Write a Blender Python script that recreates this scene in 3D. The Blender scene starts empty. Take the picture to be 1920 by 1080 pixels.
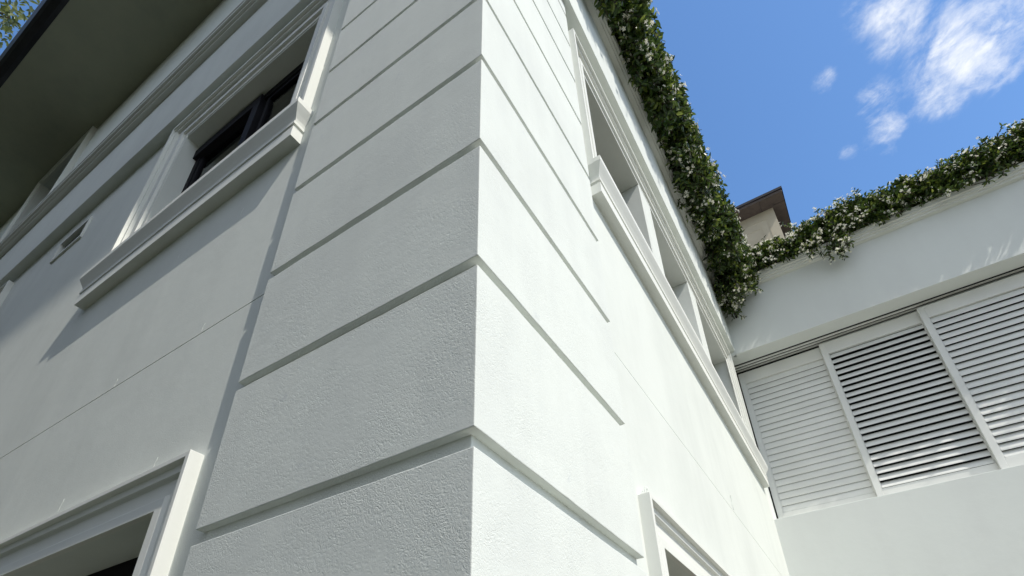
import bpy, bmesh, math, random
from mathutils import Vector, Matrix, noise
random.seed(7)
C = bpy.context.scene.collection
R3 = math.radians

# ------------------------------------------------------------------ helpers
def tag(o, label=None, cat=None, group=None, kind=None):
    if label: o['label'] = label
    if cat: o['category'] = cat
    if group: o['group'] = group
    if kind: o['kind'] = kind
    return o

def empty(name, loc=(0, 0, 0)):
    o = bpy.data.objects.new(name, None); C.objects.link(o); o.location = loc
    o.empty_display_size = .2
    return o

class MB:
    """collects faces, links them as ONE mesh object"""
    def __init__(s): s.v = []; s.f = []
    def poly(s, pts):
        i = len(s.v); s.v += [tuple(p) for p in pts]; s.f.append(tuple(range(i, i + len(pts))))
    def box(s, x0, x1, y0, y1, z0, z1):
        i = len(s.v)
        s.v += [(x0,y0,z0),(x1,y0,z0),(x1,y1,z0),(x0,y1,z0),(x0,y0,z1),(x1,y0,z1),(x1,y1,z1),(x0,y1,z1)]
        s.f += [tuple(i+k for k in q) for q in ((3,2,1,0),(4,5,6,7),(0,1,5,4),(1,2,6,5),(2,3,7,6),(3,0,4,7))]
    def prism(s, plan, z0, z1):
        """plan: counter-clockwise list of (x, y)"""
        n = len(plan); i = len(s.v)
        s.v += [(x, y, z0) for x, y in plan] + [(x, y, z1) for x, y in plan]
        s.f.append(tuple(i + k for k in range(n - 1, -1, -1))); s.f.append(tuple(i + n + k for k in range(n)))
        for k in range(n):
            m = (k + 1) % n; s.f.append((i + k, i + m, i + n + m, i + n + k))
    def tube(s, pts, rad, sides=8, cap=True):
        rings = []
        for k, p in enumerate(pts):
            p = Vector(p); a = Vector(pts[max(k-1, 0)]); b = Vector(pts[min(k+1, len(pts)-1)])
            d = (b - a).normalized(); u = d.orthogonal().normalized(); w = d.cross(u)
            r = rad[k] if isinstance(rad, (list, tuple)) else rad
            i = len(s.v); rings.append(i)
            for q in range(sides):
                t = 2*math.pi*q/sides; s.v.append(tuple(p + r*(math.cos(t)*u + math.sin(t)*w)))
        for a, b in zip(rings, rings[1:]):
            for q in range(sides):
                m = (q+1) % sides; s.f.append((a+q, a+m, b+m, b+q))
        if cap:
            s.f.append(tuple(rings[0]+q for q in range(sides-1, -1, -1))); s.f.append(tuple(rings[-1]+q for q in range(sides)))
    def build(s, name, mat, parent=None, bevel=0, merge=True, smooth=False):
        me = bpy.data.meshes.new(name); me.from_pydata(s.v, [], s.f)
        if merge:
            bm = bmesh.new(); bm.from_mesh(me)
            bmesh.ops.remove_doubles(bm, verts=bm.verts, dist=1e-5)
            bmesh.ops.recalc_face_normals(bm, faces=bm.faces)
            bm.to_mesh(me); bm.free()
        me.materials.append(mat)
        if smooth: me.polygons.foreach_set('use_smooth', [True]*len(me.polygons))
        me.update()
        o = bpy.data.objects.new(name, me); C.objects.link(o)
        if parent: o.parent = parent
        if bevel:
            b = o.modifiers.new('Bevel', 'BEVEL'); b.width = bevel; b.segments = 2; b.limit_method = 'ANGLE'; b.angle_limit = R3(40)
        return o

def offset_pts(path, off):
    """mitred parallel of a plan path, off metres to the right of travel"""
    out = []
    n = len(path)
    for i in range(n):
        ns = []
        if i > 0:
            d = Vector(path[i]) - Vector(path[i-1]); d.normalize(); ns.append(Vector((d.y, -d.x)))
        if i < n-1:
            d = Vector(path[i+1]) - Vector(path[i]); d.normalize(); ns.append(Vector((d.y, -d.x)))
        if len(ns) == 1: m = ns[0]
        else: m = (ns[0] + ns[1]) / (1 + ns[0].dot(ns[1]))
        out.append(Vector(path[i]) + m*off)
    return out

def sweep(mb, path, prof, segs=None, close=False):
    """prof: list of (proud, z) swept along a plan path with mitred corners"""
    lines = [[(p.x, p.y, z) for p in offset_pts(path, o)] for o, z in prof]
    n = len(path)
    pairs = list(zip(lines, lines[1:]))
    if close: pairs.append((lines[-1], lines[0]))
    for a, b in pairs:
        for i in (segs if segs is not None else range(n-1)):
            mb.poly([a[i], a[i+1], b[i+1], b[i]])

def frame_sweep(mb, P, u0, u1, v0, v1, prof, bottom=False):
    """architrave round an opening: prof = (inset from the outer edge, proud of the wall)"""
    def ring(ins):
        b = v0 + ins if bottom else v0
        return [(u0+ins, b), (u0+ins, v1-ins), (u1-ins, v1-ins), (u1-ins, b)]
    for (i0, p0), (i1, p1) in zip(prof, prof[1:]):
        A = ring(i0); B = ring(i1)
        for k in ((0,1),(1,2),(2,3)) + (((3,0),) if bottom else ()):
            mb.poly([P(*A[k[0]], -p0), P(*A[k[1]], -p0), P(*B[k[1]], -p1), P(*B[k[0]], -p1)])

def wall_grid(mb, P, u0, u1, v0, v1, holes):
    """wall face with holes (u0,u1,v0,v1,depth,closed back)"""
    us = sorted({u0, u1} | {min(max(h[k], u0), u1) for h in holes for k in (0, 1)})
    vs = sorted({v0, v1} | {min(max(h[k], v0), v1) for h in holes for k in (2, 3)})
    for a, b in zip(us, us[1:]):
        for c, d in zip(vs, vs[1:]):
            m, k = (a+b)/2, (c+d)/2
            if any(h[0] < m < h[1] and h[2] < k < h[3] for h in holes): continue
            mb.poly([P(a,c,0), P(b,c,0), P(b,d,0), P(a,d,0)])
    for a, b, c, d, dep, closed in holes:
        for (p, q), (r, s) in (((a,c),(b,c)), ((b,c),(b,d)), ((b,d),(a,d)), ((a,d),(a,c))):
            mb.poly([P(p,q,0), P(r,s,0), P(r,s,dep), P(p,q,dep)])
        if closed: mb.poly([P(a,c,dep), P(b,c,dep), P(b,d,dep), P(a,d,dep)])

# ------------------------------------------------------------------ materials
def new_mat(name):
    m = bpy.data.materials.new(name); m.use_nodes = True
    nt = m.node_tree; return m, nt, nt.nodes['Principled BSDF'], nt.links
def node(nt, t, **kw):
    n = nt.nodes.new(t)
    for k, v in kw.items():
        if k.startswith('i_'): n.inputs[k[2:].replace('_', ' ')].default_value = v
        else: setattr(n, k, v)
    return n
def ramp(nt, fac, stops, L):
    r = nt.nodes.new('ShaderNodeValToRGB'); L.new(fac, r.inputs[0])
    e = r.color_ramp.elements
    while len(e) < len(stops): e.new(.5)
    for x, (p, c) in zip(e, stops): x.position = p; x.color = c if len(c) == 4 else (*c, 1)
    return r.outputs[0]
def math_n(nt, L, op, a, b=None):
    n = nt.nodes.new('ShaderNodeMath'); n.operation = op
    for i, x in enumerate((a, b)):
        if x is None: continue
        if hasattr(x, 'is_linked'): L.new(x, n.inputs[i])
        else: n.inputs[i].default_value = x
    return n.outputs[0]

def plaster(name, col, dirt, rough=.82, coarse=0., fine=.25, fade=False, spots=False):
    m, nt, b, L = new_mat(name)
    tc = nt.nodes.new('ShaderNodeNewGeometry'); pos = tc.outputs['Position']
    n1 = node(nt, 'ShaderNodeTexNoise', i_Scale=1.3, i_Detail=6, i_Roughness=.62); L.new(pos, n1.inputs['Vector'])
    mp = node(nt, 'ShaderNodeMapping'); mp.inputs['Scale'].default_value = (5, 5, .55); L.new(pos, mp.inputs[0])
    n2 = node(nt, 'ShaderNodeTexNoise', i_Scale=1.0, i_Detail=5, i_Roughness=.6); L.new(mp.outputs[0], n2.inputs['Vector'])
    f = math_n(nt, L, 'ADD', math_n(nt, L, 'MULTIPLY', n1.outputs[0], .6), math_n(nt, L, 'MULTIPLY', n2.outputs[0], .4))
    c = ramp(nt, f, [(.36, dirt), (.56, col)], L)
    if spots:
        n5 = node(nt, 'ShaderNodeTexNoise', i_Scale=7, i_Detail=7, i_Roughness=.7); L.new(pos, n5.inputs['Vector'])
        sp = ramp(nt, n5.outputs[0], [(.64, (0,0,0)), (.78, (1,1,1))], L)
        mx = node(nt, 'ShaderNodeMix', data_type='RGBA'); L.new(sp, mx.inputs[0]); L.new(c, mx.inputs[6])
        mx.inputs[7].default_value = (dirt[0]*.8, dirt[1]*.82, dirt[2]*.9, 1); c = mx.outputs[2]
    L.new(c, b.inputs['Base Color']); b.inputs['Roughness'].default_value = rough
    b.inputs['Specular IOR Level'].default_value = .12
    # trowelled relief: warped ridges + sand
    warp = node(nt, 'ShaderNodeTexNoise', i_Scale=22, i_Detail=2); L.new(pos, warp.inputs['Vector'])
    va = nt.nodes.new('ShaderNodeVectorMath'); va.operation = 'SCALE'; L.new(warp.outputs['Color'], va.inputs[0]); va.inputs['Scale'].default_value = .022
    vb = nt.nodes.new('ShaderNodeVectorMath'); vb.operation = 'ADD'; L.new(pos, vb.inputs[0]); L.new(va.outputs[0], vb.inputs[1])
    n3 = node(nt, 'ShaderNodeTexNoise', i_Scale=230, i_Detail=5, i_Roughness=.65); L.new(vb.outputs[0], n3.inputs['Vector'])
    n4 = node(nt, 'ShaderNodeTexNoise', i_Scale=11, i_Detail=4, i_Roughness=.6); L.new(pos, n4.inputs['Vector'])
    n7 = node(nt, 'ShaderNodeTexNoise', i_Scale=125, i_Detail=3, i_Roughness=.55, i_Distortion=.6); L.new(vb.outputs[0], n7.inputs['Vector'])
    ridge = math_n(nt, L, 'ABSOLUTE', math_n(nt, L, 'SUBTRACT', n7.outputs[0], .5))
    n8 = node(nt, 'ShaderNodeTexNoise', i_Scale=5.5, i_Detail=3, i_Distortion=.4); L.new(pos, n8.inputs['Vector'])
    patch = ramp(nt, n8.outputs[0], [(.34, (.34,)*3), (.62, (1,1,1))], L)
    rel = math_n(nt, L, 'ADD', math_n(nt, L, 'MULTIPLY', ridge, -.0029), math_n(nt, L, 'MULTIPLY', n3.outputs[0], .00095))
    rel = math_n(nt, L, 'MULTIPLY', math_n(nt, L, 'MULTIPLY', rel, patch), 1.0*(coarse if coarse else fine))
    h = math_n(nt, L, 'ADD', rel,
               math_n(nt, L, 'MULTIPLY', n4.outputs[0], .0030*fine))
    if coarse and fade:
        sx = nt.nodes.new('ShaderNodeSeparateXYZ'); L.new(pos, sx.inputs[0])
        mr = node(nt, 'ShaderNodeMapRange'); L.new(sx.outputs[2], mr.inputs[0])
        mr.inputs[1].default_value = 2.2; mr.inputs[2].default_value = 3.7; mr.inputs[3].default_value = 1.; mr.inputs[4].default_value = .5
        n6 = node(nt, 'ShaderNodeTexNoise', i_Scale=3.5, i_Detail=2); L.new(pos, n6.inputs['Vector'])
        am = math_n(nt, L, 'MULTIPLY', mr.outputs[0], ramp(nt, n6.outputs[0], [(.3, (.45,)*3), (.65, (1,1,1))], L))
        h = math_n(nt, L, 'MULTIPLY', h, am)
    bp = nt.nodes.new('ShaderNodeBump'); bp.inputs['Strength'].default_value = 1.; bp.inputs['Distance'].default_value = 1.
    L.new(h, bp.inputs['Height']); L.new(bp.outputs[0], b.inputs['Normal'])
    return m

def simple(name, col, rough=.5, var=.12, scale=6, metal=0., bump=0., spec=.4):
    m, nt, b, L = new_mat(name)
    g = nt.nodes.new('ShaderNodeNewGeometry')
    n = node(nt, 'ShaderNodeTexNoise', i_Scale=scale, i_Detail=5); L.new(g.outputs['Position'], n.inputs['Vector'])
    lo = tuple(max(x*(1-var), 0) for x in col); hi = tuple(min(x*(1+var), 1) for x in col)
    L.new(ramp(nt, n.outputs[0], [(.35, lo), (.65, hi)], L), b.inputs['Base Color'])
    b.inputs['Roughness'].default_value = rough; b.inputs['Metallic'].default_value = metal
    b.inputs['Specular IOR Level'].default_value = spec
    if bump:
        bp = nt.nodes.new('ShaderNodeBump'); bp.inputs['Distance'].default_value = bump; L.new(n.outputs[0], bp.inputs['Height']); L.new(bp.outputs[0], b.inputs['Normal'])
    return m

def leafy(name, stops, trans=.3, rough=.32):
    m, nt, b, L = new_mat(name)
    g = nt.nodes.new('ShaderNodeNewGeometry')
    c = ramp(nt, g.outputs['Random Per Island'], stops, L)
    L.new(c, b.inputs['Base Color']); b.inputs['Roughness'].default_value = rough
    t = nt.nodes.new('ShaderNodeBsdfTranslucent')
    hs = nt.nodes.new('ShaderNodeHueSaturation'); hs.inputs['Value'].default_value = 1.6; hs.inputs['Hue'].default_value = .485
    L.new(c, hs.inputs['Color']); L.new(hs.outputs[0], t.inputs[0])
    mx = nt.nodes.new('ShaderNodeMixShader'); mx.inputs[0].default_value = trans
    L.new(b.outputs[0], mx.inputs[1]); L.new(t.outputs[0], mx.inputs[2])
    L.new(mx.outputs[0], nt.nodes['Material Output'].inputs[0])
    return m

M = {}
M['pilaster'] = plaster('rough_white_plaster', (.706,.735,.700), (.640,.665,.640), coarse=1.0, fine=.5, fade=True, spots=True)
M['wall'] = plaster('smooth_white_plaster', (.704,.732,.694), (.645,.672,.638), coarse=.22, fine=.35)
M['trim'] = plaster('painted_moulding', (.745,.755,.715), (.71,.72,.68), coarse=.05, fine=.08, rough=.6)
M['wing'] = plaster('wing_plaster', (.71,.735,.71), (.68,.70,.68), coarse=.12, fine=.4)
M['soffit'] = plaster('soffit_paint', (.40,.40,.30), (.35,.355,.27), fine=.1)
M['shutter'] = simple('painted_aluminium', (.72,.725,.70), .42, .04, 3)
M['black'] = simple('black_metal', (.012,.012,.015), .7, .2, spec=.08)
M['gutter'] = simple('dark_gutter', (.012,.011,.014), .4, .2)
M['dark'] = simple('unlit_dark', (.03,.03,.028), .9, .2)  # near-black colour stands for the shade inside openings
M['blind'] = simple('grey_blind', (.48,.46,.42), .8, .1)
M['brown'] = simple('brown_eaves', (.060,.044,.037), .6, .2, 8)
M['beige'] = simple('beige_cladding', (.40,.355,.27), .7, .06, 4)
M['paving'] = simple('stone_paving', (.17,.16,.125), .8, .15, 5, bump=.004)
M['lawn'] = simple('lawn_green', (.020,.025,.010), .9, .4, 9, bump=.03)
M['roof'] = simple('roof_slate', (.06,.05,.05), .6, .2)
M['leaf'] = leafy('jasmine_leaf', [(0, (.016,.036,.009)), (.58, (.042,.080,.015)), (.84, (.095,.140,.025)), (1., (.16,.21,.035))])
M['flower'] = leafy('jasmine_petal', [(0, (.72,.70,.55)), (1, (.84,.83,.76))], .25, .6)
M['stem'] = simple('vine_stem', (.06,.045,.03), .8)
M['treeleaf'] = leafy('tree_leaf', [(0, (.05,.07,.02)), (.7, (.10,.13,.04)), (1., (.20,.22,.09))], .35)
M['darkleaf'] = simple('sky_block_leaf', (.022,.032,.010), .7, .5, 3)
M['bark'] = simple('bark', (.10,.075,.055), .9, .3, 12, bump=.01)
# window glass
def glass():
    m, nt, b, L = new_mat('window_glass')
    gl = nt.nodes.new('ShaderNodeBsdfGlossy'); gl.inputs['Roughness'].default_value = .02
    tr = nt.nodes.new('ShaderNodeBsdfTransparent'); tr.inputs[0].default_value = (.75,.78,.76,1)
    fr = nt.nodes.new('ShaderNodeFresnel'); fr.inputs[0].default_value = 1.45
    mx = nt.nodes.new('ShaderNodeMixShader'); L.new(fr.outputs[0], mx.inputs[0]); L.new(tr.outputs[0], mx.inputs[1]); L.new(gl.outputs[0], mx.inputs[2])
    L.new(mx.outputs[0], nt.nodes['Material Output'].inputs[0]); return m
M['glass'] = glass()

# ------------------------------------------------------------------ key dimensions (metres)
YL = .032         # face of the garden-front wall (faces -y), set back from the pilaster at y = 0
XR = -.042        # face of the courtyard wall (faces +x), set back from the pilaster at x = 0
YF = 4.70         # front of the wing fascia
BAND0, BAND1 = 5.66, 6.43
PL = lambda u, v, d: (u, YL + d, v)
PR = lambda u, v, d: (XR - d, u, v)

# ================================================================== HOUSE
house = tag(empty('house', (0, 0, 0)), 'white rendered two storey house corner with grooved pilaster and moulded window surrounds', 'house')

# --- pilaster: recessed core and raised courses
GT = [.36, .815, 1.27, 1.722, 2.174, 2.631, 3.083, 3.528, 3.957, 4.378, 4.772, 5.15, 5.52]   # top of each groove
GH = [.042]*4 + [.043, .032, .032, .030, .028, .027, .027, .027, .027]
pl = MB()
e = .022
pl.prism([(-.843, e), (-e, e), (-e, .83), (-.08, .83), (-.08, .09), (-.843, .09)], 0, BAND0 - .004)
z = 0.
for g, h in zip(GT + [BAND0 - .002 + .03], GH + [.03]):
    top = g - h
    pl.prism([(-.847, 0), (0, 0), (0, .835), (-.05, .835), (-.05, .06), (-.847, .06)], z, top)
    z = g
po = pl.build('pilaster', M['pilaster'], house, bevel=.002, merge=False)
bm = bmesh.new(); bm.from_mesh(po.data)
bmesh.ops.subdivide_edges(bm, edges=[q for q in bm.edges if q.calc_length() > .3], cuts=17, use_grid_fill=True)
for q in bm.verts:                                     # hand-floated plaster: edges wander by a millimetre or two
    if q.co.z < .01: continue
    d = noise.noise_vector(q.co*9)*.0012 + noise.noise_vector(q.co*38)*.0014
    q.co += Vector((d.x*.12, d.y*.12, d.z))
bm.to_mesh(po.data); bm.free()

# paint chips and mortar snags on the walls
def chip(ch, P, u, v0, L, w=.0035, lean=0., h=.004):
    n = 5
    for k in range(n):
        a, b = k/n, (k+1)/n
        j = lambda t: u + lean*t + .002*math.sin(9*t + u*40)
        t0, t1 = math.sin(math.pi*min(a+.12, .95)), math.sin(math.pi*min(b+.05, .97))
        ch.poly([P(j(a)-w*t0/2, v0+L*a, -.0006), P(j(a), v0+L*a, -h), P(j(b), v0+L*b, -h), P(j(b)-w*t1/2, v0+L*b, -.0006)])
        ch.poly([P(j(a), v0+L*a, -h), P(j(a)+w*t0/2, v0+L*a, -.0006), P(j(b)+w*t1/2, v0+L*b, -.0006), P(j(b), v0+L*b, -h)])
# --- walls with openings
SASH = [(-2.43, -1.165), (-6.60, -5.335)]     # clear openings of the upper garden windows
wl = MB()
holes = [(a, b, 4.0, 5.365, .11, False) for a, b in SASH]
holes += [(-3.2, -1.12, .9, 2.30, .16, False), (-4.156, -3.719, 5.246, 5.434, .018, False)]
holes += [(-14, -.80, 3.046, 3.0515, .006, True)]
wall_grid(wl, PL, -14, -.80, 0, 6.6, holes)
for u, vv, L in ((-1.262, 3.052, .06), (-1.85, 3.052, .055), (-1.262, 2.475, .075), (-1.87, 2.50, .07), (-1.28, 3.72, .07), (-1.75, 3.75, .04)):
    chip(wl, PL, u, vv, L*.7, .0025, .010, .0014)
wl.build('garden_wall', M['wall'], house, merge=True)

wr = MB()
holes = [(1.06, 4.40, 4.1, 5.36, .15, False), (1.125, 3.6, .9, 2.30, .16, False), (.836, YF + .2, 3.0405, 3.0435, .004, True)]
wall_grid(wr, PR, .78, YF + .3, 0, 6.6, holes)
for u, vv, L in ((1.055, 2.44, .07), (1.085, 2.50, .02), (1.03, 2.47, .012), (1.14, 2.44, .05), (1.62, 2.45, .05), (2.72, 3.05, .10)):
    chip(wr, PR, u, vv, L, .003, .006, .004)
wr.build('courtyard_wall', M['wall'], house, merge=True)

# terrace slab closing the top of the lower storeys, upper storey walls set back
ts = MB(); ts.box(-14, -.08, .10, 9.5, 6.46, 6.56); ts.build('terrace_slab', M['trim'], house)
uw = MB()
UY = .18
PU = lambda u, v, d: (u, UY + d, v)
wall_grid(uw, PU, -14, -1.2, 6.56, 10.15, [(-8.75, -7.28, 7.6, 10.04, .16, False)])
PS = lambda u, v, d: (-1.2 - d, u, v)
wall_grid(uw, PS, UY, 9, 6.56, 10.15, [])
uw.build('upper_wall', M['wall'], house)

# --- string course band and cornice, wrapping the corner
path = [(-14, -.002), (-.002, -.002), (-.002, YF + .035), (8, YF + .035)]
band = [(-.06, BAND0), (.037, BAND0), (.037, BAND1)]
corn = [(.037, BAND1), (.074, BAND1+.006), (.074, BAND1+.030), (.079, BAND1+.032), (.092, BAND1+.034), (.092, BAND1+.060), (.110, BAND1+.064), (.110, BAND1+.098),
        (.116, BAND1+.100), (.116, BAND1+.125), (-.25, BAND1+.150)]
b1 = MB(); sweep(b1, path, band, (0, 1)); b1.build('band', M['wall'], house, bevel=.002)
b2 = MB(); sweep(b2, path, corn, (0, 1)); b2.build('cornice', M['trim'], house)

# --- eaves: soffit, fascia gutter and roof
sf = MB(); sf.box(-15, -.3, -.85, .9, 10.15, 10.23); sf.box(-.3, 2.8, -.85, -.60, 10.15, 10.23); sf.build('soffit', M['soffit'], house)  # narrow strip past the corner is unseen, added to shade the upper wall
gt = MB()
sweep(gt, [(-15, -.85), (2.8, -.85)], [(0, 10.14), (.05, 10.12), (.12, 10.12), (.155, 10.14), (.185, 10.20), (.19, 10.28), (.175, 10.28), (.0, 10.25)])  # the run past the corner belongs to the added shading strip
g = gt.build('gutter', M['gutter'], house)
rf = MB()
rf.poly([(-15, -.84, 10.28), (-.3, -.84, 10.28), (-1, 4.5, 12.3), (-15, 4.5, 12.3)])
rf.poly([(-15, 9.9, 10.28), (-1, 9.9, 10.28), (-1, 4.5, 12.3), (-15, 4.5, 12.3)])
rf.poly([(-.3, -.84, 10.28), (2.8, -.84, 10.28), (2.8, -.60, 10.3), (-.3, -.60, 10.3)])  # top of the unseen strip added to shade the wall
rf.build('roof', M['roof'], house)

# --- windows
ARCH_UP = [(0, 0), (0, .044), (.018, .044), (.019, .026), (.044, .026), (.045, .008), (.125, .008), (.126, .020), (.158, .020), (.159, .005), (.2, .005), (.2, 0)]
ARCH_LOW = [(0, 0), (0, .042), (.018, .042), (.022, .024), (.046, .024), (.054, .009), (.100, .009), (.108, .019), (.145, .019), (.145, 0)]
def sill_prof(dz=0.):
    p = [(-.03, 4.200), (.079, 4.188), (.079, 4.157), (.072, 4.140), (.061, 4.115), (.052, 4.092), (.047, 4.068),
         (.055, 4.066), (.055, 4.048), (.046, 4.046), (.046, 4.032), (.052, 4.031), (.052, 3.964), (-.03, 3.964)]
    return [(a, b + dz) for a, b in p]

def sash_window(u0, u1, P, parent):
    """upper garden window: black casement frame > architrave, sill, pane, blind"""
    f = MB(); D = .098
    def bar(a, b, c, d, y0=D, y1=D+.05):
        f.box(a, b, YL+y0, YL+y1, c, d)
    bar(u0, u1, 5.315, 5.36); bar(u0, u0+.05, 4.19, 5.285); bar(u1-.05, u1, 4.19, 5.285); bar(u0+.05, u1-.05, 4.19, 4.25)
    mid = (u0+u1)/2 + .03
    bar(u0, mid+.02, 5.225, 5.315, D-.022, D+.05); bar(mid-.04, mid+.03, 4.25, 5.225, D-.022, D+.05); bar(mid+.02, u1-.05, 5.285, 5.315)
    for a, b in ((u0+.05, mid-.045), (mid+.045, u1-.05)):
        bar(a, a+.03, 4.25, 5.285, D+.008, D+.04); bar(b-.03, b, 4.25, 5.285, D+.008, D+.04)
        bar(a+.03, b-.03, 5.25, 5.285, D+.008, D+.04); bar(a+.03, b-.03, 4.25, 4.28, D+.008, D+.04)
        bar(a+.03, b-.03, 4.72, 4.745, D+.010, D+.038)
    w = f.build('window', M['black'], parent, bevel=.002, merge=False)
    a = MB(); frame_sweep(a, PL, u0-.2, u1+.2, 4.18, 5.365+.215, [(i, p) for i, p in ARCH_UP]); 
    a.build('architrave', M['trim'], w)
    s = MB(); sL, sR = u0 - .27, u1 + .149
    sweep(s, [(sL, YL+.05), (sL, YL), (sR, YL), (sR, YL+.05)], sill_prof()); 
    sweep(s, [(u0+.001, YL-.03), (u1-.001, YL-.03)], [(-.24, 4.206), (.03, 4.196)])
    s.build('sill', M['trim'], w)
    p = MB(); p.poly([(u0+.05, YL+D+.022, 4.25), (u1-.05, YL+D+.022, 4.25), (u1-.05, YL+D+.022, 5.285), (u0+.05, YL+D+.022, 5.285)])
    p.build('pane', M['glass'], w)
    b = MB(); n = 24
    for k in range(n):
        x = u0 + (u1-u0)*k/n; x2 = u0 + (u1-u0)*(k+1)/n
        b.poly([(x, YL+D+.16+.02*(k % 2), 4.1), (x2, YL+D+.16+.02*((k+1) % 2), 4.1), (x2, YL+D+.16+.02*((k+1) % 2), 5.5), (x, YL+D+.16+.02*(k % 2), 5.5)])
    b.build('blind', M['blind'], w)
    return w
w1 = sash_window(*SASH[0], PL, house)
w2 = w1.copy(); C.objects.link(w2); w2.parent = house; w2.location.x = SASH[1][0] - SASH[0][0]
for ch in list(w1.children):
    c = ch.copy(); C.objects.link(c); c.parent = w2

# lower garden window
f = MB(); D = .15
for a in ((-3.2, -1.12, 2.22, 2.30), (-1.18, -1.12, .9, 2.22), (-3.2, -3.14, .9, 2.22), (-2.2, -2.12, .9, 2.22)):
    f.box(a[0], a[1], YL+D, YL+D+.06, a[2], a[3])
lw = f.build('window', M['black'], house, bevel=.002, merge=False)
a = MB(); frame_sweep(a, PL, -3.345, -.975, .755, 2.445, ARCH_LOW, True); a.build('architrave', M['trim'], lw, bevel=.0015)
p = MB(); p.poly([(-3.14, YL+D+.03, .9), (-1.18, YL+D+.03, .9), (-1.18, YL+D+.03, 2.22), (-3.14, YL+D+.03, 2.22)]); p.build('pane', M['glass'], lw)

# lower courtyard window
f = MB()
for a in ((1.125, 3.6, 2.22, 2.30), (1.125, 1.185, .9, 2.22), (3.54, 3.6, .9, 2.22), (2.3, 2.38, .9, 2.22)):
    f.box(XR-D-.06, XR-D, a[0], a[1], a[2], a[3])
rw = f.build('window', M['black'], house, bevel=.002, merge=False)
a = MB(); frame_sweep(a, PR, .98, 3.745, .755, 2.445, ARCH_LOW, True); a.build('architrave', M['trim'], rw, bevel=.0015)
p = MB(); p.poly([(XR-D-.03, 1.185, .9), (XR-D-.03, 3.54, .9), (XR-D-.03, 3.54, 2.22), (XR-D-.03, 1.185, 2.22)]); p.build('pane', M['glass'], rw)

# upper courtyard window: three bays between two plastered piers
f = MB(); D = .155
BAYS = [(1.06, 2.0), (2.235, 3.12), (3.355, 4.40)]
for a0, a1 in BAYS:
    f.box(XR-D-.05, XR-D, a0, a1, 5.30, 5.36); f.box(XR-D-.05, XR-D, a0, a0+.05, 4.2, 5.30); f.box(XR-D-.05, XR-D, a1-.05, a1, 4.2, 5.30)
    f.box(XR-D-.05, XR-D, a0+.05, a1-.05, 4.2, 4.26)
uw2 = f.build('window', M['black'], house, bevel=.002, merge=False)
a = MB(); frame_sweep(a, PR, .925, 4.553, 4.2, 5.36+.185, [(i*.925 if i > .1 else i, p) for i, p in ARCH_UP[:-2]] + [(.147, .005), (.185, .005), (.185, 0)])
a.build('architrave', M['trim'], uw2)
for y0, y1 in ((2.0, 2.235), (3.12, 3.355)):
    q = MB(); q.box(XR-.30, XR+.004, y0, y1, 4.15, 5.358); q.build('pier', M['wall'], uw2, bevel=.003)
s = MB(); sL, sR = 1.0, 4.555
sweep(s, [(XR-.05, sL), (XR, sL), (XR, sR), (XR-.05, sR)], sill_prof(.022)); sweep(s, [(XR+.03, 1.061), (XR+.03, 4.399)], [(-.24, 4.228), (.03, 4.218)])
s.build('sill', M['trim'], uw2)
p = MB()
for a0, a1 in BAYS: p.poly([(XR-D-.025, a0+.05, 4.26), (XR-D-.025, a1-.05, 4.26), (XR-D-.025, a1-.05, 5.30), (XR-D-.025, a0+.05, 5.30)])
p.build('pane', M['glass'], uw2)

# upper storey window under the eaves
f = MB()
f.box(-8.75, -7.28, UY+.15, UY+.2, 9.95, 10.04); f.box(-8.75, -8.68, UY+.15, UY+.2, 7.6, 9.95); f.box(-7.35, -7.28, UY+.15, UY+.2, 7.6, 9.95)
tw = f.build('window', M['black'], house, merge=False)
a = MB(); frame_sweep(a, PU, -8.86, -7.17, 7.5, 10.142, [(0, 0), (0, .06), (.04, .06), (.045, .035), (.11, .035), (.11, 0)]); a.build('architrave', M['trim'], tw)

# near-black sheets behind the windows, shade of the rooms put into the colour
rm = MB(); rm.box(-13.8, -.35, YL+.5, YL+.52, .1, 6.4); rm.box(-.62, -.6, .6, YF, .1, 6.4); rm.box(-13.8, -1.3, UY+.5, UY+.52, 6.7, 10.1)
rm.build('unlit_interior', M['dark'], house, merge=False)

# wall vent: small hooded frame, shade inside painted as a dark sheet
v = MB()
def ventbox(a, b, c, d, p=.014): v.box(a, b, YL-p, YL+.004, c, d)
ventbox(-4.175, -3.70, 5.225, 5.247); ventbox(-4.175, -3.70, 5.433, 5.455); ventbox(-4.175, -4.155, 5.247, 5.433); ventbox(-3.72, -3.70, 5.247, 5.433)
v.poly([(-4.155, YL+.016, 5.290), (-3.72, YL+.016, 5.290), (-3.72, YL-.004, 5.262), (-4.155, YL-.004, 5.262)])
ve = v.build('vent', M['trim'], house, merge=False)
v = MB(); v.poly([(-4.155, YL+.017, 5.247), (-3.72, YL+.017, 5.247), (-3.72, YL+.017, 5.433), (-4.155, YL+.017, 5.433)]); v.build('vent_shade_sheet', M['dark'], ve)  # flat dark sheet, the shade of the slot put into its colour

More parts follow.
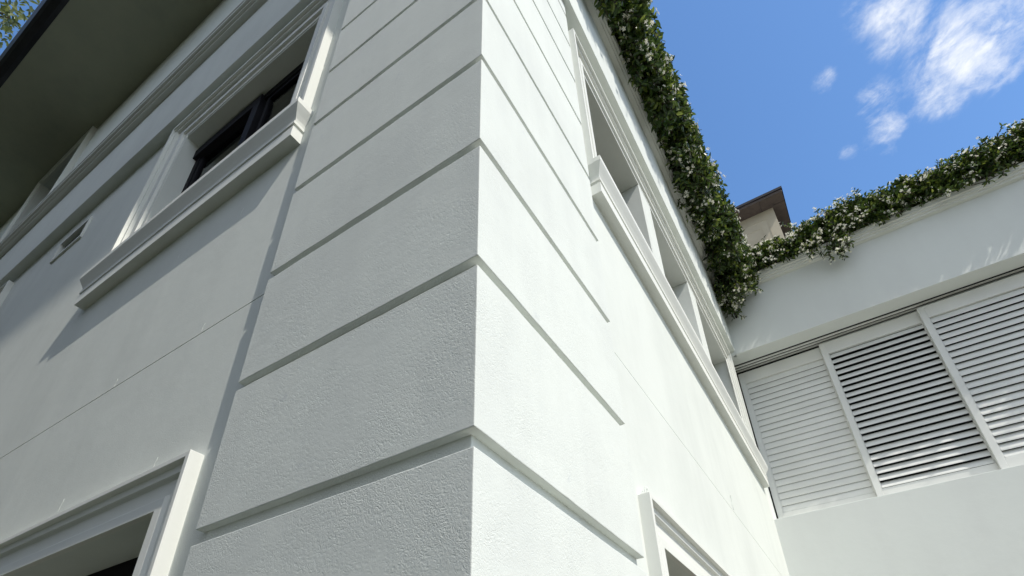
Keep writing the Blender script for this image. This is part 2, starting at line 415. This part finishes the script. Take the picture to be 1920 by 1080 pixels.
# ================================================================== WING
wing = tag(empty('house_wing', (2.5, YF, 0)), 'white side wing with three louvred shutters under a flat fascia beyond the bright corner', 'building')
wing.location = (0, 0, 0)
WX = 8.0
lo = MB(); lo.box(XR-.2, WX, YF+.02, YF+.30, 0, 3.715); lo.build('lower_wall', M['wing'], wing, bevel=.004)
fa = MB()
sweep(fa, path, [(.037-.0365, 5.612), (.037, 5.612), (.037, BAND1)], (2,))
fa.poly([(XR-.3, YF+.0345, 5.612), (WX, YF+.0345, 5.612), (WX, YF+.183, 5.612), (XR-.3, YF+.183, 5.612)])
fa.poly([(XR-.3, YF-.002, 5.612), (.0371, YF-.002, 5.612), (.0371, YF-.002, 5.665), (XR-.3, YF-.002, 5.665)])
fa.poly([(XR-.3, YF-.002, 5.612), (.0371, YF-.002, 5.612), (.0371, YF+.0345, 5.612), (XR-.3, YF+.0345, 5.612)])
fa.build('fascia', M['wing'], wing, bevel=.003)
wc = MB(); sweep(wc, path, corn, (2,)); wc.build('cornice', M['trim'], wing)
top = MB(); top.box(-.06, WX, YF+.28, 9.2, 6.46, 6.56); top.build('terrace_slab', M['trim'], wing)
# sliding track
tr = MB()
for k in range(3): tr.box(XR-.16, WX, YF+.203+.048*k, YF+.229+.048*k, 5.603, 5.610)
tr.build('shutter_track', M['shutter'], wing, merge=False)
# back room and track recess, their shade put into a near-black colour
br = MB(); br.box(XR-.2, WX, YF+.12, YF+.48, 5.69, 5.72); br.box(XR-.2, WX, YF+.45, YF+.48, 5.56, 5.69); br.box(XR-.2, WX, YF+1.6, YF+1.65, 3.2, 6.4); br.box(XR-.2, WX, YF+.45, YF+1.6, 3.5, 3.55)
br.box(XR-.2, WX, YF+.5, YF+1.6, 5.9, 5.95); br.box(XR-.25, XR-.2, YF+.3, YF+1.6, 3.2, 6.4)
br.build('unlit_interior', M['dark'], wing, merge=False)

def shutter(x0, x1, y, tilt, zt, st=.052, W=1.13):
    f = MB(); t = .036; zb = 3.70; hr = .145; lr = .17
    f.box(x0, x0+st, y, y+t, zb, zt); f.box(x1-st, x1, y, y+t, zb, zt)
    f.box(x0+st, x1-st, y+.002, y+t-.002, zt-hr, zt); f.box(x0+st, x1-st, y+.002, y+t-.002, zb, zb+lr)
    # glazing bead round the slats
    f.box(x0+st, x0+st+.008, y+.006, y+t-.006, zb+lr, zt-hr); f.box(x1-st-.008, x1-st, y+.006, y+t-.006, zb+lr, zt-hr)
    o = f.build('shutter', M['shutter'], wing, bevel=.0025, merge=False)
    s = MB(); n = 22; z0, z1 = zb+lr, zt-hr; p = (z1-z0)/n; W = p*W
    a0 = x0+st+.009; a1 = x1-st-.009
    for k in range(n):
        zc = z0 + p*(k+.5); tl = R3(tilt + random.uniform(-.8, .8))
        prof = []
        m = 8
        for q in range(m+1):                                     # outer (front) face then inner face of an elliptic blade
            u = -1 + 2*q/m; prof.append((u*W/2, -.0065*math.sqrt(max(1-u*u, 0))))
        for q in range(m-1, 0, -1):
            u = -1 + 2*q/m; prof.append((u*W/2, .0065*math.sqrt(max(1-u*u, 0))))
        pts = [(y + t/2 + a*math.sin(tl) + b*math.cos(tl), zc + a*math.cos(tl) - b*math.sin(tl)) for a, b in prof]
        i = len(s.v); N = len(pts)
        s.v += [(a0, yy, zz) for yy, zz in pts] + [(a1, yy, zz) for yy, zz in pts]
        s.f.append(tuple(i+q for q in range(N))); s.f.append(tuple(i+N+q for q in range(N-1, -1, -1)))
        for q in range(N):
            r = (q+1) % N; s.f.append((i+q, i+N+q, i+N+r, i+r))
    sl = s.build('louvre', M['shutter'], o, merge=False)
    return o
shutter(-.03, .862, YF+.305, 9, 5.570, W=1.06)
shutter(.812, 1.755, YF+.255, 30, 5.570)
shutter(1.700, 2.640, YF+.205, 21, 5.566)
shutter(2.585, 3.52, YF+.255, 21, 5.552)
# little drain spout
sp = MB(); sp.tube([(.15, YF+.005, 6.10), (.15, YF-.085, 6.09)], .012, 10); sp.build('drain_spout', M['black'], wing, merge=False)

# ================================================================== UPPER ROOM BEHIND
ur = tag(empty('rooftop_room', (.5, 8.5, 6.5)), 'small beige upper room with flat brown eaves rising behind the flowering vine', 'building')
ur.location = (0, 0, 0)
q = MB(); q.box(-6, 1.10, 8.21, 13, 6.5, 11.3); q.build('wall', M['beige'], ur)
q = MB()
for k, d in enumerate((.16, .30)):
    q.box(-3, 1.10-d, 8.204, 8.214, 11.3-d*1.35-.012, 11.3-d*1.35); q.box(1.10-d-.010, 1.10-d, 8.202, 8.214, 9.5, 11.3-d*1.35)
q.build('panel_moulding', M['beige'], ur, merge=False)
q = MB(); q.box(-6.3, 1.325, 7.92, 13.3, 11.3, 11.36); q.build('eaves', M['brown'], ur, bevel=.004)
q = MB(); q.box(-6.3, 1.345, 7.90, 13.3, 11.362, 11.42); q.build('roof_edge', M['gutter'], ur)
q = MB()
for k in range(5): q.box(.9-1.2*k, .906-1.2*k, 7.93, 8.2, 11.296, 11.2995)
q.box(1.11, 1.32, 8.16, 8.166, 11.296, 11.2995)
q.build('joint', M['gutter'], ur, merge=False)

# ================================================================== VINES
def leaf_geo(mb, base, d, up, L, W, fold=.25):
    """pointed leaf folded along its midrib: 6 vertices, 4 faces in one island"""
    d = d.normalized(); s = d.cross(up)
    if s.length < 1e-3: s = d.orthogonal()
    s.normalize(); n = s.cross(d)
    i = len(mb.v)
    P = lambda a, b, c: tuple(base + d*(a*L) + s*(b*W) + n*(c*W))
    mb.v += [P(0,0,0), P(.38,-.5,fold), P(.76,-.32,fold*.6-.1), P(1,0,-.3), P(.76,.32,fold*.6-.1), P(.38,.5,fold), P(.4,0,0), P(.76,0,-.08)]
    mb.f += [(i,i+1,i+6), (i+1,i+2,i+7,i+6), (i+2,i+3,i+7), (i,i+6,i+5), (i+6,i+7,i+4,i+5), (i+7,i+3,i+4)]
def flower_geo(mb, c, d, r):
    """five pinwheel petals"""
    d = d.normalized(); u = d.orthogonal().normalized(); w = d.cross(u); ph = random.random()*6.28
    for k in range(5):
        t = ph + 2*math.pi*k/5
        i = len(mb.v)
        dirv = math.cos(t)*u + math.sin(t)*w; tan = -math.sin(t)*u + math.cos(t)*w
        mb.v += [tuple(c), tuple(c + dirv*r*.62 - tan*r*.26 + d*r*.1), tuple(c + dirv*r + tan*r*.18), tuple(c + dirv*r*.6 + tan*r*.34 + d*r*.05)]
        mb.f.append((i, i+1, i+2, i+3))
def rnd_dir():
    while True:
        v = Vector((random.uniform(-1,1), random.uniform(-1,1), random.uniform(-1,1)))
        if .05 < v.length < 1: return v.normalized()

def vine(root, spine, n_sprig, out, hang=(), flower_rate=.5, seed=1, LL=.066, ups=0, blocker=None, flat=1.):
    """spine(t) -> (centre, axis, radius side, radius up); sprigs of paired leaves grow out of the mass"""
    random.seed(seed)
    lf, fl, st = MB(), MB(), MB()
    def sprig(p, d, n, L0, droop, flowers):
        pts = [p.copy()]
        p = p.copy(); d = d.normalized()
        for k in range(n):
            d = (d + rnd_dir()*.22 + Vector((0,0,-droop))).normalized()
            p = p + d*random.uniform(.018, .032); pts.append(p.copy())
            if blocker and blocker(p): break
            side = d.cross(rnd_dir()).normalized()
            for sgn in (1, -1):
                if random.random() < .12: continue
                ld = (d*.55 + side*sgn + rnd_dir()*.35)
                L = L0*random.uniform(.65, 1.15)*(1 - .35*k/n)
                leaf_geo(lf, p, ld, Vector((0,0,1)) + rnd_dir()*.7, L, L*random.uniform(.38, .5), random.uniform(.1, .35))
        if len(pts) > 2: st.tube(pts, .0034, 3, False)
        if flowers and random.random() < flower_rate:
            for k in range(random.randint(2, 7)):
                c = p + rnd_dir()*.028 + d*.012
                flower_geo(fl, c, (d + out*.6 + rnd_dir()*.8), random.uniform(.011, .018))
    for i in range(n_sprig):
        t = random.random()
        c, ax, rs, ru = spine(t)
        side = ax.cross(Vector((0,0,1))).normalized()
        a = random.uniform(0, 2*math.pi); rr = math.sqrt(random.uniform(.0, .80))
        p = c + side*(math.cos(a)*rs*rr) + Vector((0,0,1))*(math.sin(a)*ru*rr)
        if blocker and blocker(p): continue
        d = side*math.cos(a)*flat + Vector((0,0,1))*(math.sin(a)*.9 + .15) + ax*random.uniform(-.8,.8) + out*.25
        long = random.random() < .07
        sprig(p, d, random.randint(6, 8) if long else random.randint(3, 6), LL, .03 if long else .05, rr > .45)
    for i in range(int(n_sprig*.8)):                    # dense heart of the plant
        t = random.random(); c, ax, rs, ru = spine(t); side = ax.cross(Vector((0,0,1))).normalized()
        a = random.uniform(0, 2*math.pi); rr = math.sqrt(random.random())*.62
        p = c + side*(math.cos(a)*rs*rr) + Vector((0,0,1))*(math.sin(a)*ru*rr)
        if not (blocker and blocker(p)): sprig(p, rnd_dir(), 4, .070, .02, False)
    for (hx, hy, hz, ln, cnt, spread) in hang:
        for k in range(cnt):
            p = Vector((hx, hy, hz)) + Vector((random.gauss(0, spread), random.gauss(0, spread*.6), random.uniform(-.05, .12)))
            if blocker and blocker(p): continue
            sprig(p, Vector((random.gauss(0,.25), random.gauss(0,.25), -1)) + out*.2, int(ln*random.uniform(.5, 1.)/.025), .055, .06, True)
    for k in range(ups):                                    # young shoots standing up against the sky
        t = random.random(); c, ax, rs, ru = spine(t)
        for j in range(random.randint(2, 5)):
            p = c + ax*random.gauss(0, .05) + Vector((0, 0, ru*random.uniform(.55, .9))) - out*.02
            if not (blocker and blocker(p)): sprig(p, Vector((0, 0, 1)) + rnd_dir()*.5, random.randint(3, 7), LL*.85, -.05, True)
    # woody runners through the mass
    for k in range(9):
        pts = []
        a = random.uniform(0, 6.28)
        for q in range(26):
            c, ax, rs, ru = spine(q/25); side = ax.cross(Vector((0,0,1))).normalized(); a += random.uniform(-.5, .5)
            pts.append(c + side*math.cos(a)*rs*.6 + Vector((0,0,1))*math.sin(a)*ru*.6)
        st.tube(pts, random.uniform(.004, .009), 5)
    st.build('stems', M['stem'], root, merge=False)
    lf.build('foliage', M['leaf'], root, merge=False)
    fl.build('blossom', M['flower'], root, merge=False)

def wob(t, s, a): return a*(math.sin(t*17*s + s*3) * .5 + math.sin(t*41*s + s) * .3 + math.sin(t*83 + 2*s)*.2)
def spine_court(t):
    y = .1 + 4.5*t
    x = .165 + .105*t*t + wob(t, 1.1, .018); z = 6.71 + wob(t, 1.7, .05) - .10*t**6
    return Vector((x, y, z)), Vector((0, 1, 0)),  .15 + wob(t, 2.3, .05), .31 + wob(t, 2.9, .13)
def blk(p):
    if p.z < BAND1 + .15 and (p.x < .05 or p.y > YF - .03): return True
    if p.z < BAND1 + .15 and p.z > BAND1 and (p.x < .125 or p.y > YF - .09): return True
    return False
def blk_court(p): return blk(p) or p.x > (.47 if p.y > 3.2 else .41) or (p.y < .9 and p.x > .34)
v1 = tag(empty('jasmine_vine', (.2, 2.4, BAND1+.14)), 'dense white flowering jasmine trailing along the cornice of the corner house', 'climbing plant', 'flowering jasmine vines')
v1.location = (0, 0, 0)
vine(v1, spine_court, 3300, Vector((1, -.15, .2)), hang=[(.17, 4.42, 6.45, .34, 60, .075), (.17, 4.3, 6.25, .30, 40, .06), (.12, 4.56, 6.22, .26, 30, .035), (.2, 3.2, 6.4, .12, 25, .12), (.18, 1.6, 6.42, .1, 20, .2)], flower_rate=.27, seed=11, blocker=blk_court, LL=.078)
def spine_wing(t):
    x = .12 + 6.2*t
    top = .05*math.exp(-((x-1.4)/.45)**2) - .05*math.exp(-((x-.7)/.3)**2) + .06*math.exp(-((x-3.0)/.6)**2)
    return Vector((x, 4.645 + wob(t, 1.3, .012), 6.675 - .022*max(x-1, 0) + top*.6 + wob(t, 3.1, .03))), Vector((-1, 0, 0)),  .055 + wob(t, 2.1, .02), .175 + .02*max(x-1, 0) + top + wob(t, 4.7, .09)
def blk_wing(p): return blk(p) or (p.x > 1.65 and p.z < BAND1 + .03 - .03*max(p.x - 2.2, 0))
v2 = tag(empty('jasmine_vine', (2.5, 4.6, BAND1+.14)), 'long jasmine hedge with white blossom spilling over the cornice above the louvred shutters', 'climbing plant', 'flowering jasmine vines')
v2.location = (0, 0, 0)
vine(v2, spine_wing, 4200, Vector((0, -.25, .5)), hang=[(1.28, 4.54, 6.46, .28, 26, .05), (1.15, 4.55, 6.50, .14, 18, .12), (.75, 4.56, 6.52, .08, 12, .2)], flower_rate=.50, seed=23, blocker=blk_wing, flat=.35, ups=46)

# ================================================================== TREE beyond the gutter
tree = tag(empty('garden_tree', (-9.7, -3.7, 0)), 'tall leafy tree showing past the dark gutter at the eaves', 'tree')
random.seed(5)
TC = Vector((0, 0, 11.6)); tk = MB(); lf = MB()
tk.tube([(0,0,0), (.05,.02,2.5), (-.06,.05,5), (.04,0,8), (0,0,11)], [.26,.22,.18,.13,.06], 10)
tips = []
for k in range(26):
    z0 = random.uniform(5.5, 11); d = rnd_dir(); d.z = abs(d.z)*.6 + .15; d.normalize()
    Lb = random.uniform(1.6, 2.8); a = Vector((0,0,z0)); b = a + d*Lb*.55 + Vector((0,0,.1)); c = a + d*Lb + Vector((0,0,.35))
    tk.tube([a, b, c], [.06,.04,.015], 6); tips += [b, c, (b+c)/2]
    for q in range(3):
        e2 = b + (rnd_dir() + d)*.9; tk.tube([b, e2], [.02,.006], 4); tips.append(e2)
for dx, dy, dz in ((1.35, 2.42, 12.25), (1.2, 2.3, 11.7), (1.0, 2.4, 12.8), (.8, 2.2, 11.9), (.6, 2.3, 13.0)):
    a = Vector((0, 0, 9.5)); c = Vector((dx, dy, dz)); b = (a+c)/2 + Vector((0, 0, .3)); tk.tube([a, b, c], [.06, .035, .01], 6); tips += [b, c, (b+c)/2]
for p in tips:
    for k in range(70):
        o = rnd_dir()*random.uniform(.05, .62)
        leaf_geo(lf, p + o, rnd_dir() + Vector((0,0,-.3)), Vector((0,0,1)), random.uniform(.09, .15), random.uniform(.035, .06))
tk.build('trunk', M['bark'], tree, merge=False); lf.build('crown', M['treeleaf'], tree, merge=False)

# ================================================================== ADDED TREES, unseen, cutting sky light on the garden front
random.seed(3); bl = MB()
for k in range(12000):
    x = random.uniform(-36, 1.5); h = 9.3 + 1.2*math.sin(x*.7) + .9*math.sin(x*1.9)
    p = Vector((x, -5.6 - abs(random.gauss(0, 1.5)) + .5*math.sin(x*1.3), h*random.random()**.8))
    leaf_geo(bl, p, rnd_dir(), Vector((0,0,1)), random.uniform(.5, .9), random.uniform(.25, .45))
tag(bl.build('sky_blocking_trees', M['darkleaf'], merge=False), 'dark mass of unseen trees added opposite the garden front to cut sky light', 'trees', kind='stuff')

# ================================================================== GROUND
g = MB(); g.poly([(-600,-600,-.01), (600,-600,-.01), (600,600,-.01), (-600,600,-.01)])
tag(g.build('lawn', M['lawn']), kind='structure')
g = MB(); g.poly([(-.0,-.35,-.004), (9,-.35,-.004), (9,YF+.02,-.004), (0,YF+.02,-.004)])
tag(g.build('paving', M['paving']), kind='structure')

# ================================================================== LIGHT, SKY, CAMERA
sun_dir = Vector((3.9, -1.0, 5.4)).normalized()
sl = bpy.data.lights.new('sun', 'SUN'); sl.energy = 3.15; sl.angle = R3(.53); sl.color = (1., .95, .86)
so = bpy.data.objects.new('sun', sl); C.objects.link(so); so.rotation_euler = (-sun_dir).to_track_quat('-Z', 'Y').to_euler(); so.location = (10, -4, 20)
w = bpy.data.worlds.new('World'); bpy.context.scene.world = w; w.use_nodes = True
nt = w.node_tree; L = nt.links; bg = nt.nodes['Background']
sk = nt.nodes.new('ShaderNodeTexSky'); sk.sky_type = 'NISHITA'; sk.sun_disc = False
sk.sun_elevation = math.asin(sun_dir.z); sk.sun_rotation = math.atan2(sun_dir.x, sun_dir.y)
sk.air_density = 1.0; sk.dust_density = .3; sk.ozone_density = 2.5
tc = nt.nodes.new('ShaderNodeTexCoord'); dirv = tc.outputs['Generated']
def blob(d, s):
    dp = nt.nodes.new('ShaderNodeVectorMath'); dp.operation = 'DOT_PRODUCT'; L.new(dirv, dp.inputs[0]); dp.inputs[1].default_value = Vector(d).normalized()
    return math_n(nt, L, 'EXPONENT', math_n(nt, L, 'DIVIDE', math_n(nt, L, 'SUBTRACT', dp.outputs['Value'], 1.), s))
blobs = [((.2406,.5577,.7944), .0008, .8), ((.2745,.5846,.7635), .0012, .95), ((.3123,.582,.7509), .0012, .85), ((.2525,.6131,.7486), .0006, .8), ((.2247,.5363,.8136), .0005, .8),
         ((.3321,.5695,.7519), .0012, .7), ((.2583,.63,.7324), .0003, .65), ((.3154,.609,.7278), .0006, .6), ((.335,.60,.727), .0007, .5), ((.345,.55,.76), .001, .6), ((.2247,.53,.82), .0008, .6),
         ((.1934,.6104,.7681), .00040, 1.), ((.1912,.6369,.7469), .00035, .9), ((.1512,.6486,.746), .00012, .6), ((.1496,.5728,.8059), .00014, .55), ((.1921,.6615,.7249), .00012, .45)]
acc = None
for d, s, wgt in blobs:
    x = math_n(nt, L, 'MULTIPLY', blob(d, s), wgt)
    acc = x if acc is None else math_n(nt, L, 'MAXIMUM', acc, x)
# wisps stretched along the drift of the wind
E_ = Vector((.80, -.56, -.15)).normalized()
dp = nt.nodes.new('ShaderNodeVectorMath'); dp.operation = 'DOT_PRODUCT'; L.new(dirv, dp.inputs[0]); dp.inputs[1].default_value = E_
sc = nt.nodes.new('ShaderNodeVectorMath'); sc.operation = 'SCALE'; sc.inputs[0].default_value = E_; L.new(math_n(nt, L, 'MULTIPLY', dp.outputs['Value'], .42), sc.inputs['Scale'])
sb = nt.nodes.new('ShaderNodeVectorMath'); sb.operation = 'SUBTRACT'; L.new(dirv, sb.inputs[0]); L.new(sc.outputs[0], sb.inputs[1])
nz = node(nt, 'ShaderNodeTexNoise', i_Scale=15., i_Detail=11, i_Roughness=.64, i_Distortion=.25); L.new(sb.outputs[0], nz.inputs['Vector'])
nz2 = node(nt, 'ShaderNodeTexNoise', i_Scale=32., i_Detail=10, i_Roughness=.66, i_Distortion=.5); L.new(sb.outputs[0], nz2.inputs['Vector'])
acc = math_n(nt, L, 'ADD', acc, math_n(nt, L, 'MULTIPLY', math_n(nt, L, 'SUBTRACT', nz2.outputs[0], .5), math_n(nt, L, 'MULTIPLY', acc, 2.6)))
cl = math_n(nt, L, 'ADD', acc, math_n(nt, L, 'MULTIPLY', math_n(nt, L, 'SUBTRACT', nz.outputs[0], .5), 3.3))
cl = math_n(nt, L, 'MULTIPLY', cl, math_n(nt, L, 'MINIMUM', math_n(nt, L, 'MULTIPLY', acc, 3.), 1.))
mr = node(nt, 'ShaderNodeMapRange', interpolation_type='SMOOTHSTEP'); L.new(cl, mr.inputs[0]); mr.inputs[1].default_value = .12; mr.inputs[2].default_value = 1.75; mr.inputs[4].default_value = .95
# unseen broad cloud bank added behind the viewer to whiten the ambient light
dpb = nt.nodes.new('ShaderNodeVectorMath'); dpb.operation = 'DOT_PRODUCT'; L.new(dirv, dpb.inputs[0]); dpb.inputs[1].default_value = Vector((.6, -.72, .35)).normalized()
nb = node(nt, 'ShaderNodeTexNoise', i_Scale=3.5, i_Detail=7, i_Roughness=.6); L.new(dirv, nb.inputs['Vector'])
mb_ = node(nt, 'ShaderNodeMapRange', interpolation_type='SMOOTHSTEP'); mb_.inputs[1].default_value = .15; mb_.inputs[2].default_value = .6; mb_.inputs[4].default_value = .72
L.new(math_n(nt, L, 'ADD', dpb.outputs['Value'], math_n(nt, L, 'MULTIPLY', math_n(nt, L, 'SUBTRACT', nb.outputs[0], .5), .5)), mb_.inputs[0])
cover = math_n(nt, L, 'MAXIMUM', mr.outputs[0], mb_.outputs[0])
mx = node(nt, 'ShaderNodeMix', data_type='RGBA'); L.new(cover, mx.inputs[0])
hs = nt.nodes.new('ShaderNodeHueSaturation'); hs.inputs['Saturation'].default_value = 1.15; hs.inputs['Value'].default_value = 1.12; L.new(sk.outputs[0], hs.inputs['Color'])
L.new(hs.outputs[0], mx.inputs[6]); mx.inputs[7].default_value = (5.3, 5.4, 5.5, 1)
L.new(mx.outputs[2], bg.inputs[0]); bg.inputs[1].default_value = .15

cam = bpy.data.cameras.new('camera'); co = bpy.data.objects.new('camera', cam); C.objects.link(co)
cam.sensor_width = 36; cam.sensor_fit = 'HORIZONTAL'; cam.lens = 20.3131; cam.shift_y = .146426; cam.clip_start = .05; cam.clip_end = 3000
RX = Vector((0.8442102878, 0.5357223798, -0.0176216278)); DN = Vector((-0.2953103682, 0.4374215464, -0.8493845873)); FW = Vector((-0.4473262527, 0.7222630563, 0.5274801428))
m = Matrix((( RX.x, -DN.x, -FW.x, 0.5208778), (RX.y, -DN.y, -FW.y, -0.7119845), (RX.z, -DN.z, -FW.z, 1.6), (0, 0, 0, 1)))
co.matrix_world = m
s = bpy.context.scene; s.camera = co
s.view_settings.view_transform = 'Standard'; s.view_settings.look = 'None'; s.view_settings.gamma = 1; s.view_settings.exposure = .48
s.render.engine = 'CYCLES'; s.cycles.max_bounces = 8; s.cycles.diffuse_bounces = 5; s.cycles.transparent_max_bounces = 8
